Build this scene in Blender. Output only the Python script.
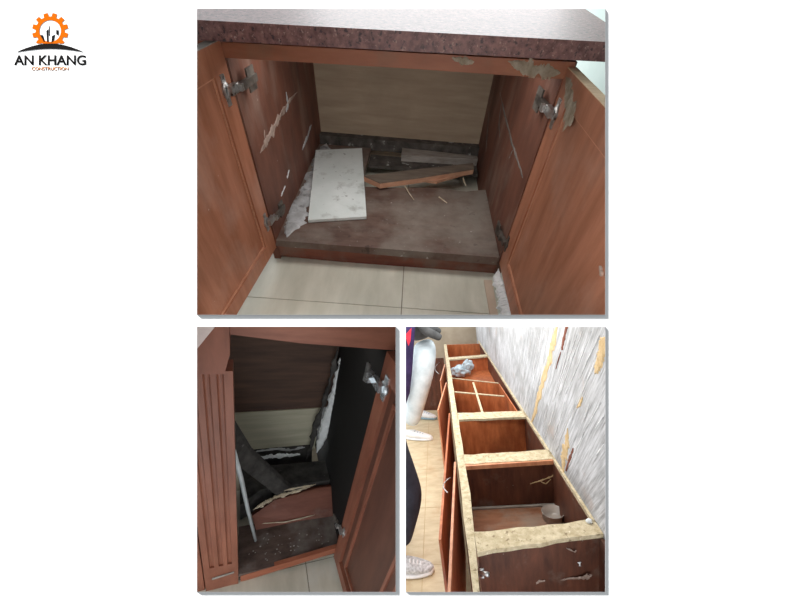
import bpy, bmesh, math, random
from mathutils import Vector, Matrix, noise
random.seed(7)
PI = math.pi
for o in list(bpy.data.objects): bpy.data.objects.remove(o)
scn = bpy.context.scene
COL = scn.collection

# ------------------------------------------------------------------ frames
# three built places share one camera; each has its own upright frame (x right, y depth, z up)
F, CX, CY = 340.0, 400.0, 360.0
def rod(v):
    v = Vector(v); return Matrix.Rotation(v.length, 3, v.normalized())
R0 = Matrix(((1,0,0),(0,0,-1),(0,1,0)))
def fmat(rv, t): return Matrix.Translation(Vector(t)) @ (rod(rv) @ R0).to_4x4()
L2C = {'top': fmat((0.92483,0.01529,0.07179), (-0.38262,-0.36859,1.04882)),
       'br':  fmat((0.24236,0.11592,-0.12155), (0.38788,0.648,2.04825)),
       'bl':  fmat((0.60396,-0.4142,0.12863), (-0.44369,0.58887,0.93281)),
       'cam': Matrix.Identity(4)}
C2W = L2C['top'].inverted()
FW = {k: C2W @ m for k, m in L2C.items()}
C2L = {k: m.inverted() for k, m in L2C.items()}
def ray(fr, px, py):
    o = C2L[fr] @ Vector((0,0,0)); p = C2L[fr] @ Vector(((px-CX)/F, (py-CY)/F, 1.0))
    return o, p - o
def P(fr, px, py, ax, val):          # where the sight line of a pixel meets a plane of the place
    o, d = ray(fr, px, py); k = (val - o[ax]) / d[ax]; return o + d*k
def PL(fr, px, py, pt, n):
    o, d = ray(fr, px, py); n = Vector(n); k = (Vector(pt)-o).dot(n)/d.dot(n); return o + d*k

# ------------------------------------------------------------------ camera, world, lights, exposure
cd = bpy.data.cameras.new('camera'); cam = bpy.data.objects.new('camera', cd); COL.objects.link(cam)
cd.sensor_fit = 'HORIZONTAL'; cd.sensor_width = 36; cd.lens = F*36/800; cd.shift_y = (CY-300)/800
cd.clip_start = 0.01
cam.matrix_world = C2W @ Matrix.Diagonal((1,-1,-1,1))
scn.camera = cam
w = bpy.data.worlds.new('world'); scn.world = w; w.use_nodes = True
w.node_tree.nodes['Background'].inputs[0].default_value = (0.92,0.97,1.0,1)
w.node_tree.nodes['Background'].inputs[1].default_value = 2.0
vs = scn.view_settings
vs.view_transform = 'Standard'; vs.look = 'None'; vs.exposure = 0.0; vs.gamma = 1.0; vs.use_curve_mapping = False
scn.display_settings.display_device = 'sRGB'
def area(name, fr, loc, target, power, sx, sy, col=(1,1,1), shape='RECTANGLE'):
    l = bpy.data.lights.new(name, 'AREA'); l.energy = power; l.shape = shape; l.size = sx; l.color = col
    if shape in ('RECTANGLE','ELLIPSE'): l.size_y = sy
    o = bpy.data.objects.new(name, l); COL.objects.link(o)
    a = FW[fr] @ Vector(loc); b = FW[fr] @ Vector(target)
    o.matrix_world = Matrix.Translation(a) @ (b-a).to_track_quat('-Z','Y').to_matrix().to_4x4()
    return o
sl = bpy.data.lights.new('wall_spotlight', 'SPOT'); sl.energy = 66000; sl.spot_size = 0.24; sl.spot_blend = 0.3; sl.shadow_soft_size = 0.45; sl.color = (1,0.99,0.98)  # added spot, grazes the wall to whiten it and throw rim shadows
so = bpy.data.objects.new('wall_spotlight', sl); COL.objects.link(so)
_a = FW['cam'] @ Vector((-6.0,-6.1,-1.55)); _b = FW['cam'] @ Vector((0,-0.05,0.36))
so.matrix_world = Matrix.Translation(_a) @ (_b-_a).to_track_quat('-Z','Y').to_matrix().to_4x4()
area('cabinet_light', 'top', (0.35,0.13,0.455), (0.35,0.16,0.0), 1.6, 0.62, 0.16, (1,0.99,0.97))  # added fill lamp hidden behind the top rail, brightens the cabinet inside
area('window_light_counter', 'top', (0.50,1.75,1.15), (0.45,0.25,0.50), 17, 1.5, 0.9, (0.97,0.99,1))  # added area light behind the worktop for its pale sheen, no window there
for _y, _p in ((0.0, 17), (1.35, 17)):
    rl = area('ceiling_light_row', 'br', (-0.12,_y,1.35), (-0.12,_y,0.0), _p, 0.8, 0.7, (1,0.98,0.95))  # added unseen fill lamps above the row
    rl.matrix_world = FW['br'] @ Matrix.Translation((-0.12,_y,1.35))
area('corner_cabinet_light', 'bl', (0.13,0.15,0.72), (0.13,0.20,0.0), 0.45, 0.22, 0.16, (1,0.99,0.96))  # added hidden fill that lifts the dark interior a little

# ------------------------------------------------------------------ materials
def s2l(c):
    return tuple((x/255/12.92 if x/255 <= 0.04045 else ((x/255+0.055)/1.055)**2.4) for x in c) + (1,)
MATS = {}
def mat(name, c1, c2, scale=8, stretch=(1,1,1), rot=(0,0,0), rough=0.6, bump=0.1, bscale=None, lo=0.3, hi=0.7,
        dust=None, dlo=0.55, dhi=0.75, dscale=5, spec=0.35, metal=0.0, specks=None, detail=6, dist=0.0, alpha=1.0, trans=0.0, dstretch=(1,1,1)):
    m = bpy.data.materials.new(name); m.use_nodes = True; nt = m.node_tree; N = nt.nodes; K = nt.links
    b = N['Principled BSDF']; b.inputs['Roughness'].default_value = rough
    b.inputs['Specular IOR Level'].default_value = spec; b.inputs['Metallic'].default_value = metal
    if trans: b.inputs['Transmission Weight'].default_value = trans
    b.inputs['Alpha'].default_value = alpha
    tc = N.new('ShaderNodeTexCoord')
    def nz(sc, st, rt, det=6, ds=0.0):
        mp = N.new('ShaderNodeMapping'); mp.vector_type = 'TEXTURE'; mp.inputs['Scale'].default_value = tuple(1/x for x in st); mp.inputs['Rotation'].default_value = rt
        K.new(tc.outputs['Object'], mp.inputs['Vector'])
        n = N.new('ShaderNodeTexNoise'); n.inputs['Scale'].default_value = sc; n.inputs['Detail'].default_value = det
        n.inputs['Roughness'].default_value = 0.62; n.inputs['Distortion'].default_value = ds
        K.new(mp.outputs[0], n.inputs['Vector']); return n
    n1 = nz(scale, stretch, rot, detail, dist)
    r = N.new('ShaderNodeValToRGB'); r.color_ramp.elements[0].position = lo; r.color_ramp.elements[1].position = hi
    r.color_ramp.elements[0].color = s2l(c1); r.color_ramp.elements[1].color = s2l(c2)
    K.new(n1.outputs['Fac'], r.inputs[0]); out = r.outputs[0]
    def over(out, col, a, b_, sc, st):
        n = nz(sc, st, rot, 8); rr = N.new('ShaderNodeValToRGB')
        rr.color_ramp.elements[0].position = a; rr.color_ramp.elements[1].position = b_
        rr.color_ramp.elements[0].color = (0,0,0,1); rr.color_ramp.elements[1].color = (col[3],)*3 + (1,)
        K.new(n.outputs['Fac'], rr.inputs[0])
        mx = N.new('ShaderNodeMix'); mx.data_type = 'RGBA'; K.new(rr.outputs[0], mx.inputs[0]); K.new(out, mx.inputs[6])
        mx.inputs[7].default_value = s2l(col[:3]); return mx.outputs[2]
    if dust: out = over(out, dust, dlo, dhi, dscale, dstretch)
    if specks:
        for (col, a, b_, sc) in specks: out = over(out, col, a, b_, sc, (1,1,1))
    K.new(out, b.inputs['Base Color'])
    if bump:
        bp = N.new('ShaderNodeBump'); bp.inputs['Strength'].default_value = bump; bp.inputs['Distance'].default_value = 0.004
        nb = nz(bscale or scale*3, stretch, rot, 6); K.new(nb.outputs['Fac'], bp.inputs['Height']); K.new(bp.outputs[0], b.inputs['Normal'])
    MATS[name] = m; return m
V = 1.0
mat('board_white', (124,124,124), (125,125,125), rough=0.9, bump=0, spec=0.0)
mat('trim_white', (124,124,124), (125,125,125), rough=0.9, bump=0, spec=0.0)
mat('partition_grey', (150,148,145), (160,158,155), rough=0.9, bump=0.05, spec=0.05)
mat('granite', (92,62,60), (152,110,104), 90, rough=0.45, bump=0.05, spec=0.42, specks=[((52,44,50,0.85),0.56,0.63,120),((186,150,140,0.7),0.60,0.66,170),((232,224,218,0.8),0.69,0.73,80)])
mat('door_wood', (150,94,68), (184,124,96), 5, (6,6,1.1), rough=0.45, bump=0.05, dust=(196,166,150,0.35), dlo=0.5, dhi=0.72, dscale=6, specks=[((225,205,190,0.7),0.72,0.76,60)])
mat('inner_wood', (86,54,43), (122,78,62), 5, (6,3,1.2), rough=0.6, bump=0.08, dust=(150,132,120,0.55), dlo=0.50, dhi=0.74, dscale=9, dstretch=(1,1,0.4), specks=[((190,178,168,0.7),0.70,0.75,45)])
mat('rail_wood', (140,86,62), (168,108,80), 6, (1,6,6), rough=0.5, bump=0.06, dust=(118,98,78,0.5), dlo=0.52, dhi=0.68, dscale=9)
mat('bottom_wood', (84,64,56), (116,94,84), 6, (2,5,1), rough=0.55, bump=0.12, dust=(146,138,128,0.75), dlo=0.42, dhi=0.66, dscale=5, specks=[((196,190,184,0.6),0.66,0.72,55),((58,48,44,0.6),0.64,0.72,24)])
mat('plinth_wood', (104,60,48), (138,82,64), 6, (1,6,6), rough=0.55, bump=0.08, dust=(120,110,98,0.6), dlo=0.48, dhi=0.66, dscale=8)
mat('back_ply', (160,140,120), (182,162,138), 5, (1,1,9), rough=0.75, bump=0.05, dust=(140,124,106,0.4), dscale=4)
mat('dirty_batten', (58,54,50), (104,98,92), 14, (2,2,2), rough=0.9, bump=0.3, specks=[((190,188,182,0.8),0.62,0.70,30)])
mat('pale_batten', (120,112,104), (178,170,162), 10, (1,4,4), rough=0.85, bump=0.2)
mat('tile_white', (216,224,220), (240,245,243), 5, rough=0.3, bump=0.02, specks=[((92,94,88,0.75),0.64,0.70,48),((150,152,144,0.55),0.56,0.68,14)])
mat('plank_top', (98,86,76), (132,118,104), 8, (1,6,6), rough=0.75, bump=0.12)
mat('plank_pink', (176,128,102), (206,160,130), 8, (1,6,6), rough=0.8, bump=0.12)
mat('floor_tile', (192,190,174), (216,213,198), 6, (3,0.7,1), rough=0.35, bump=0.03, dust=(160,154,138,0.5), dscale=4)
mat('grout', (128,120,106), (146,138,122), 20, rough=0.9)
mat('skirting_pale', (186,160,140), (206,184,164), 8, rough=0.6)
mat('plaster_white', (206,208,208), (238,240,240), 22, rough=0.95, bump=0.6, specks=[((150,148,144,0.7),0.6,0.7,26)])
mat('plaster_smear', (128,106,94), (178,158,146), 30, rough=0.95, bump=0.5)
mat('mould', (134,120,100), (190,178,158), 40, rough=0.95, bump=0.7)
mat('cement_dust', (140,138,136), (206,208,210), 16, rough=0.95, bump=0.4, specks=[((96,94,92,0.7),0.56,0.68,22)])
mat('bead_wood', (186,130,102), (210,156,126), 6, (6,6,1), rough=0.45)  # lighter bead colour paints a thin highlight round the door panels
mat('dust_grey', (88,80,74), (136,128,122), 30, rough=0.95, bump=0.4)
mat('teal_wall', (196,212,208), (208,222,218), 4, rough=0.9, bump=0.03)
mat('ply_edge', (206,176,140), (230,204,170), 12, (1,8,8), rough=0.8)
mat('hinge_metal', (150,148,144), (214,214,214), 25, rough=0.32, bump=0.1, metal=0.85, specks=[((70,62,54,0.9),0.58,0.66,60)])
mat('dark_hinge', (60,54,50), (120,112,104), 30, rough=0.5, bump=0.3, metal=0.4)
mat('hinge_chrome', (190,196,200), (236,240,242), 20, rough=0.25, bump=0.1, metal=0.8)
# lower left place
mat('bl_wood', (110,64,48), (142,88,68), 6, (6,6,1.1), rough=0.45, bump=0.05, dust=(150,108,88,0.35), dscale=5)
mat('bl_rail', (116,70,54), (148,94,74), 6, (1.1,6,6), rough=0.45, bump=0.05)
mat('bl_panel', (74,44,34), (98,60,46), 6, (6,6,1.1), rough=0.5, bump=0.05)  # darker than the frame, recess shade is put into this colour
mat('bl_back_dark', (66,50,42), (92,68,56), 5, (1,1,9), rough=0.7, bump=0.05)
mat('bl_back_pale', (160,156,136), (186,180,158), 5, (1,1,10), rough=0.6, bump=0.04)
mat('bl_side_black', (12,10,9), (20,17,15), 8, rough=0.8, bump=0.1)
mat('bl_floor', (64,48,42), (104,86,78), 8, (2,5,1), rough=0.6, bump=0.2, dust=(130,122,116,0.7), dlo=0.5, dhi=0.68, dscale=10, specks=[((204,196,186,0.8),0.69,0.73,55)])
mat('bl_front_edge', (132,74,52), (166,100,74), 8, (1,6,6), rough=0.5, bump=0.05)
mat('black_board', (38,36,35), (80,77,74), 12, (2,2,2), rough=0.85, bump=0.25, specks=[((120,118,116,0.6),0.66,0.72,40)])
mat('bl_step', (96,54,42), (128,78,62), 7, (1.2,6,4), rough=0.6, bump=0.12, dust=(150,140,130,0.4), dscale=9)
mat('splinter', (178,160,134), (222,208,184), 25, rough=0.85, bump=0.2)
mat('pipe_grey', (168,174,176), (202,208,210), 10, rough=0.5, bump=0.02)
mat('bl_tile', (172,166,150), (204,198,182), 6, (3,0.7,1), rough=0.35, bump=0.03, dust=(206,206,200,0.5), dlo=0.55, dhi=0.7, dscale=7)
mat('pale_stone', (196,176,170), (214,198,192), 20, rough=0.4)
# lower right place
mat('chip', (176,158,124), (220,206,176), 34, (1,1,1), rough=0.95, bump=0.8, specks=[((120,98,70,0.75),0.58,0.66,40),((236,226,204,0.8),0.64,0.70,50)])
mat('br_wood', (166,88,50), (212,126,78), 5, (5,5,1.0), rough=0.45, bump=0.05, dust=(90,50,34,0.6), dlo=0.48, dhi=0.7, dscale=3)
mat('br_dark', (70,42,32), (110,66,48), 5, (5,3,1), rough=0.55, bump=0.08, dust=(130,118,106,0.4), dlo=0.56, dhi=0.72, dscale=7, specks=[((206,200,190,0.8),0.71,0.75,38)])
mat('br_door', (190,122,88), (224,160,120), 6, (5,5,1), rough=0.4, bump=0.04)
mat('br_floor_board', (124,80,58), (160,112,84), 5, (1,5,1), rough=0.5, bump=0.08, dust=(150,140,126,0.6), dlo=0.46, dhi=0.66, dscale=6)
mat('br_tile', (190,170,136), (216,200,166), 6, (1,3,1), rough=0.4, bump=0.03, dust=(184,150,112,0.5), dlo=0.52, dhi=0.7, dscale=6)
mat('br_grout', (176,150,112), (190,164,126), 20, rough=0.9)
mat('streak_wall', (132,131,131), (212,212,214), 15, (1,6,0.4), (math.radians(35),0,0), rough=0.95, bump=0.2, bscale=20, lo=0.28, hi=0.60, dust=(138,136,134,0.7), dlo=0.46, dhi=0.66, dscale=2.6, specks=[((190,160,140,0.35),0.60,0.70,5)])
mat('tan_mortar', (196,164,118), (226,200,156), 30, rough=0.95, bump=0.6)
mat('rust_line', (110,64,50), (142,86,68), 30, rough=0.95, bump=0.4)
mat('white_ridge', (226,226,228), (246,246,246), 30, rough=0.95, bump=0.3)
mat('beige_wall', (160,146,126), (184,170,150), 5, rough=0.8, bump=0.03)
mat('trouser_white', (184,196,200), (224,232,236), 7, rough=0.9, bump=0.35, bscale=14)
mat('trouser_dark', (34,35,44), (52,54,66), 10, rough=0.9, bump=0.3)
mat('jacket_purple', (44,34,70), (66,50,96), 12, rough=0.9, bump=0.2)
mat('red_cloth', (196,40,60), (220,60,80), 12, rough=0.9)
mat('shirt_grey', (66,66,66), (92,92,92), 12, rough=0.9)
mat('skin', (184,136,108), (206,158,130), 10, rough=0.55)
mat('hair', (20,18,18), (38,34,32), 30, (1,1,6), rough=0.6)
mat('shoe_knit', (150,152,154), (226,228,230), 60, rough=0.85, bump=0.4)
mat('shoe_white', (224,226,228), (246,246,246), 10, rough=0.5)
mat('shoe_blue', (120,150,164), (160,184,196), 20, rough=0.7)
mat('bag_plastic', (150,168,178), (206,220,228), 14, rough=0.25, bump=0.3)
mat('cup_plastic', (196,184,174), (220,210,200), 10, rough=0.2, trans=0.45)
# sign
mat('sign_orange', (104,47,3), (106,48,4), rough=0.7, bump=0, spec=0.0)
mat('sign_black', (10,9,9), (12,11,11), rough=0.7, bump=0, spec=0.0)
mat('sign_gold', (102,58,20), (104,60,22), rough=0.7, bump=0, spec=0.0)

# ------------------------------------------------------------------ mesh building
CLIP = {'top': [('y',1,320.2)], 'bl': [('x',1,400.0),('y',-1,321.8)], 'br': [('x',-1,401.6),('y',-1,321.8)]}
class MB:
    def __init__(s, fr): s.fr = fr; s.bm = bmesh.new()
    def prism(s, poly, vec):
        vec = Vector(vec); poly = [Vector(p) for p in poly]
        nrm = Vector((0,0,0))
        for i in range(len(poly)): nrm += poly[i].cross(poly[(i+1) % len(poly)])
        if nrm.dot(vec) > 0: poly = poly[::-1]
        a = [s.bm.verts.new(p) for p in poly]; b = [s.bm.verts.new(p+vec) for p in poly]
        s.bm.faces.new(a); s.bm.faces.new(b[::-1]); n = len(poly)
        for i in range(n): s.bm.faces.new((a[(i+1)%n], a[i], b[i], b[(i+1)%n]))
        return s
    def box(s, x0, x1, y0, y1, z0, z1):
        return s.prism([(x0,y0,z0),(x1,y0,z0),(x1,y1,z0),(x0,y1,z0)], (0,0,z1-z0))
    def tube(s, pts, r, n=10, cap=True, flat=1.0, up=(0,0,1)):
        pts = [Vector(p) for p in pts]; rs = r if isinstance(r,(list,tuple)) else [r]*len(pts); rings = []
        for i, p in enumerate(pts):
            d = (pts[min(i+1,len(pts)-1)] - pts[max(i-1,0)]).normalized(); u = Vector(up)
            if abs(d.dot(u)) > 0.95: u = Vector((1,0,0))
            a = d.cross(u).normalized(); b = a.cross(d).normalized()
            rings.append([s.bm.verts.new(p + (a*math.cos(2*PI*k/n) + b*flat*math.sin(2*PI*k/n))*rs[i]) for k in range(n)])
        for i in range(len(rings)-1):
            for k in range(n): s.bm.faces.new((rings[i][k], rings[i][(k+1)%n], rings[i+1][(k+1)%n], rings[i+1][k]))
        if cap: s.bm.faces.new(rings[0][::-1]); s.bm.faces.new(rings[-1])
        return s
    def lathe(s, c, prof, n=24, axis=(0,0,1)):
        c = Vector(c); q = Vector((0,0,1)).rotation_difference(Vector(axis)); rings = []
        for (r, z) in prof: rings.append([s.bm.verts.new(c + q @ Vector((r*math.cos(2*PI*k/n), r*math.sin(2*PI*k/n), z))) for k in range(n)])
        for i in range(len(rings)-1):
            for k in range(n): s.bm.faces.new((rings[i][k], rings[i][(k+1)%n], rings[i+1][(k+1)%n], rings[i+1][k]))
        s.bm.faces.new(rings[0][::-1]); s.bm.faces.new(rings[-1]); return s
    def blob(s, c, rad, amp=0.25, fq=3, sub=3, seed=0):
        r = bmesh.ops.create_icosphere(s.bm, subdivisions=sub, radius=1)
        for v in r['verts']:
            k = 1 + amp*noise.noise(v.co*fq + Vector((seed*7.1, seed, 0)))
            v.co = Vector(c) + Vector((v.co.x*rad[0], v.co.y*rad[1], v.co.z*rad[2]))*k
        return s
    def crust(s, pts, nrm, h=0.003, seed=0, sub=5, rag=0.45, dens=2):      # ragged raised smear; pts: (local point, width)
        nrm = Vector(nrm).normalized(); path = []; sub *= dens
        for i in range(len(pts)-1):
            for k in range(sub):
                t = k/sub; path.append((Vector(pts[i][0]).lerp(Vector(pts[i+1][0]), t), pts[i][1]*(1-t)+pts[i+1][1]*t))
        path.append((Vector(pts[-1][0]), pts[-1][1])); rnd = random.Random(seed); prev = None; N_ = len(path)-1
        nn = lambda i, ch: noise.noise(Vector((i*0.23+seed*3.7, ch*9.1, 0)))*0.75 + noise.noise(Vector((i*0.71+seed*1.9, ch*5.3, 4)))*0.6
        for i, (p, wd) in enumerate(path):
            d = (path[min(i+1,N_)][0] - path[max(i-1,0)][0]).normalized(); a = d.cross(nrm).normalized()
            l = wd*max(0.12, 0.5+rag*nn(i,1)); r = wd*max(0.12, 0.5+rag*nn(i,2)); hh = h*(0.75+0.5*nn(i,3))
            e_ = min(1.0, math.sin(PI*min(0.5, (min(i, N_-i)+0.5)/max(4,N_)*3))); l *= e_; r *= e_
            row = [s.bm.verts.new(q) for q in (p-a*l-nrm*0.001, p-a*l*0.6+nrm*hh, p+a*r*0.1+nrm*hh*(0.7+0.6*rnd.random()), p+a*r*0.65+nrm*hh, p+a*r-nrm*0.001)]
            if prev:
                for k in range(4): s.bm.faces.new((prev[k], prev[k+1], row[k+1], row[k]))
            else: s.bm.faces.new(row)
            prev = row
        s.bm.faces.new(prev[::-1]); return s
    def bevel(s, wd=0.002, seg=1):
        es = [e for e in s.bm.edges if len(e.link_faces) == 2 and e.calc_face_angle(0) > 0.5]
        bmesh.ops.bevel(s.bm, geom=es, offset=wd, segments=seg, affect='EDGES', clamp_overlap=True); return s
    def clip(s):
        if s.fr == 'cam': return s
        for (ax, sg, v) in CLIP.get(s.fr, []) + [('z',-1,0.374)]:
            o, _ = ray(s.fr, 0, 0)
            n = {'x': Vector((1,0,-(v-CX)/F)), 'y': Vector((0,1,-(v-CY)/F)), 'z': Vector((0,0,1))}[ax]
            if ax == 'z': o = C2L[s.fr] @ Vector((0,0,v))
            n = (C2L[s.fr].to_3x3() @ n)*sg
            r = bmesh.ops.bisect_plane(s.bm, geom=s.bm.verts[:]+s.bm.edges[:]+s.bm.faces[:], plane_co=o, plane_no=n, clear_outer=True)
            es = [g for g in r['geom_cut'] if isinstance(g, bmesh.types.BMEdge) and g.is_valid]
            if es:
                try: bmesh.ops.holes_fill(s.bm, edges=es, sides=0)
                except Exception: pass
        return s
    def out(s, name, m, parent=None, smooth=False, base=None):
        if parent is not None: base = Vector(parent['_base'])
        elif base is None:
            vs_ = [v.co for v in s.bm.verts]
            base = Vector(((min(v.x for v in vs_)+max(v.x for v in vs_))/2, (min(v.y for v in vs_)+max(v.y for v in vs_))/2, min(v.z for v in vs_)))
        base = Vector(base)
        if s.fr in ('top','bl'): s.clip()
        bmesh.ops.recalc_face_normals(s.bm, faces=s.bm.faces[:])
        for v in s.bm.verts: v.co -= base
        me = bpy.data.meshes.new(name); s.bm.to_mesh(me); s.bm.free()
        me.materials.append(MATS[m])
        if smooth:
            for p in me.polygons: p.use_smooth = True
        o = bpy.data.objects.new(name, me); COL.objects.link(o); o['_base'] = base
        if parent is not None: o.parent = parent
        else: o.matrix_world = FW[s.fr] @ Matrix.Translation(base)
        return o
def thing(name, fr, base, label, cat, group=None):
    o = bpy.data.objects.new(name, None); COL.objects.link(o); o.empty_display_size = 0.05
    o.matrix_world = FW[fr] @ Matrix.Translation(Vector(base)); o['_base'] = Vector(base)
    return tag(o, label, cat, group)
def tag(o, label, cat, group=None):
    o['label'] = label; o['category'] = cat
    if group: o['group'] = group
    return o
def struct(o, label=None):
    o['kind'] = 'structure'
    if label: o['label'] = label
    return o

# ------------------------------------------------------------------ display wall with three openings (plane facing the viewer)
ZB, TH, RH = 0.36, 0.008, 0.0014
OPEN = [(197,8.7,605.2,314.8), (197,326.7,395.7,592), (405.8,326.7,605.3,592)]
def cp(px, py, z): return Vector(((px-CX)/F*z, (py-CY)/F*z, z))
xs = [-2600,197,395.7,405.8,605.2,1060]; ys = [-2600,8.7,314.8,326.7,592,760]
b = MB('cam')
for i in range(5):
    for j in range(5):
        mx, my = (xs[i]+xs[i+1])/2, (ys[j]+ys[j+1])/2
        if any(r[0] < mx < r[2] and r[1] < my < r[3] for r in OPEN): continue
        q = [(xs[i],ys[j]),(xs[i+1],ys[j]),(xs[i+1],ys[j+1]),(xs[i],ys[j+1])]
        a = [b.bm.verts.new(cp(x,y,ZB)) for x,y in q]; c = [b.bm.verts.new(cp(x,y,ZB+TH)) for x,y in q]
        b.bm.faces.new(a); b.bm.faces.new(c[::-1])
        for k in range(4): b.bm.faces.new((a[(k+1)%4],a[k],c[k],c[(k+1)%4]))
wf = struct(b.out('wall_front', 'board_white', base=cp(400,300,ZB)), 'large white display wall with three rectangular openings')
for i, r in enumerate(OPEN):  # added raised rims, shaped to cast a drop shadow beside each opening
    b = MB('cam'); e = 0.08; h = RH
    inn = [(r[0],r[1]),(r[2],r[1]),(r[2],r[3]),(r[0],r[3])]; ou = [(r[0]-e,r[1]-e),(r[2]+e,r[1]-e),(r[2]+e,r[3]+e),(r[0]-e,r[3]+e)]
    R4 = [[b.bm.verts.new(cp(x,y,z)) for x,y in q] for q, z in ((inn,ZB-h),(ou,ZB-h),(ou,ZB),(inn,ZB))]
    for u in range(4):
        for k in range(4): b.bm.faces.new((R4[u][k],R4[u][(k+1)%4],R4[(u+1)%4][(k+1)%4],R4[(u+1)%4][k]))
    struct(b.out('trim_%d' % (i+1), 'trim_white', base=cp((r[0]+r[2])/2, r[3], ZB)), 'thin white raised edge around an opening')
b = MB('cam'); q = [cp(-200,321,ZB+TH), cp(1000,321,ZB+TH), cp(1000,321,1.0), cp(-200,321,1.0)]
struct(b.prism(q, (0,0.002,0)).out('wall_middle', 'partition_grey'), 'grey partition between the upper and lower openings')  # added edge-on sheet, keeps upper and lower lighting apart
b = MB('cam'); q = [cp(400.8,322.5,ZB+TH), cp(400.8,322.5,1.72), cp(400.8,700,1.72), cp(400.8,700,ZB+TH)]
struct(b.prism(q, (0.002,0,0)).out('wall_between', 'partition_grey'), 'grey partition between the two lower openings')  # added edge-on sheet, separates the light of the two lower places

# logo sign built as thin raised plates on the wall
watermark = thing('logo_sign', 'cam', cp(50,70,ZB), 'orange gear emblem over a black arc and bold black lettering on the white wall', 'sign')  # corner watermark given thickness, not a real wall fitting
def sp(px, py): return cp(px, py, ZB-0.0001)
def plate(poly, m, name, d=0.0001):
    b = MB('cam'); return b.prism([sp(x,y) for x,y in poly], (0,0,-d)).out(name, m, watermark)
gc = (50.2,31.0); T = 12; prof = []
for k in range(T):
    a0 = 2*PI*k/T - PI/2 + 0.26
    for da, rr in ((-0.17,14.6),(-0.12,18.2),(0.12,18.2),(0.17,14.6)): prof.append((gc[0]+rr*math.cos(a0+da), gc[1]+rr*math.sin(a0+da)))
b = MB('cam'); n = len(prof); inn = []
for (x,y) in prof:
    a = math.atan2(y-gc[1], x-gc[0]); inn.append((gc[0]+10.8*math.cos(a), gc[1]+10.8*math.sin(a)))
lv = [[b.bm.verts.new(sp(x,y)-Vector((0,0,z))) for x,y in q] for q, z in ((inn,0),(inn,0.0001),(prof,0.0001),(prof,0))]
for u in range(4):
    for k in range(n): b.bm.faces.new((lv[u][k],lv[u][(k+1)%n],lv[(u+1)%4][(k+1)%n],lv[(u+1)%4][k]))
# the gear stops at the hill below it
bmesh.ops.bisect_plane(b.bm, geom=b.bm.verts[:]+b.bm.edges[:]+b.bm.faces[:], plane_co=sp(50,43.6), plane_no=(0,1,0), clear_outer=True)
b.out('gear', 'sign_orange', watermark)
up = [(17.3+66*t/20, 52-8.4*math.sin(PI*t/20)**0.9) for t in range(21)]; lo_ = [(17.3+66*t/20, 52-3.2*math.sin(PI*t/20)) for t in range(1,20)]
plate(up + lo_[::-1], 'sign_black', 'hill_arc', 0.0002)
plate([(40,35.3),(42.8,35),(45.2,42),(44,42.2)], 'sign_black', 'tower')
plate([(46.4,31),(48.1,29.5),(48.6,43),(47,42)], 'sign_black', 'tower')
plate([(48.6,30),(49.2,25),(49.7,30),(49.6,36),(49,36)], 'sign_black', 'tower')
plate([(52,36),(55,34.6),(53.6,42.4),(51.4,43)], 'sign_black', 'tower')
plate([(56.2,30.2),(58.6,30.2),(58.6,35.6),(56.2,34.2)], 'sign_black', 'tower')
def text(txt, m, name, x0, x1, ybase, ytop, off):
    cu = bpy.data.curves.new(name, 'FONT'); cu.body = txt; cu.size = 1; cu.offset = off; cu.extrude = 0.0
    to = bpy.data.objects.new('tmp', cu); COL.objects.link(to)
    dg = bpy.context.evaluated_depsgraph_get(); me = bpy.data.meshes.new_from_object(to.evaluated_get(dg))
    bpy.data.objects.remove(to)
    X = [v.co.x for v in me.vertices]; Y = [v.co.y for v in me.vertices]
    b = MB('cam'); b.bm.from_mesh(me); base = Vector(watermark['_base'])
    for v in b.bm.verts:
        px = x0 + (v.co.x-min(X))/(max(X)-min(X))*(x1-x0); py = ybase - (v.co.y-min(Y))/(max(Y)-min(Y))*(ybase-ytop)
        v.co = sp(px, py)
    r = bmesh.ops.extrude_face_region(b.bm, geom=b.bm.faces[:])
    for g in r['geom']:
        if isinstance(g, bmesh.types.BMVert): g.co.z -= 0.0001
    return b.out(name, m, watermark)
text('AN KHANG', 'sign_black', 'lettering', 14.2, 86, 65.2, 55.2, 0.022)
text('CONSTRUCTION', 'sign_gold', 'lettering', 31.8, 68.4, 70.4, 67, 0.012)

# ================================================================== UPPER PLACE: open cabinet under a granite top
T_ = 'top'; GZ = -0.067; XR = 0.697
def tiles(fr, parent, m, xs_, ys_, z, g=0.0015, th=0.008):
    for i in range(len(xs_)-1):
        for j in range(len(ys_)-1):
            b = MB(fr); b.box(xs_[i]+g, xs_[i+1]-g, ys_[j]+g, ys_[j+1]-g, z-th, z); b.clip()
            if len(b.bm.verts) < 4: b.bm.free(); continue
            b.out('floor_tile', m, parent)
fl = MB(T_).box(-0.6,1.3,-0.42,1.2,GZ-0.03,GZ-0.002).clip().out('floor', 'grout'); struct(fl, 'pale tiled floor in front of the open cabinet')
tiles(T_, fl, 'floor_tile', [-0.6,-0.2,0.40,1.0,1.3], [-0.42,-0.185,0.415,1.015,1.2], GZ)
wr = MB(T_).box(1.12,1.16,-0.35,1.6,GZ,1.0).clip().out('wall_right', 'teal_wall'); struct(wr, 'pale blue-green wall beyond the cabinet')

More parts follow.
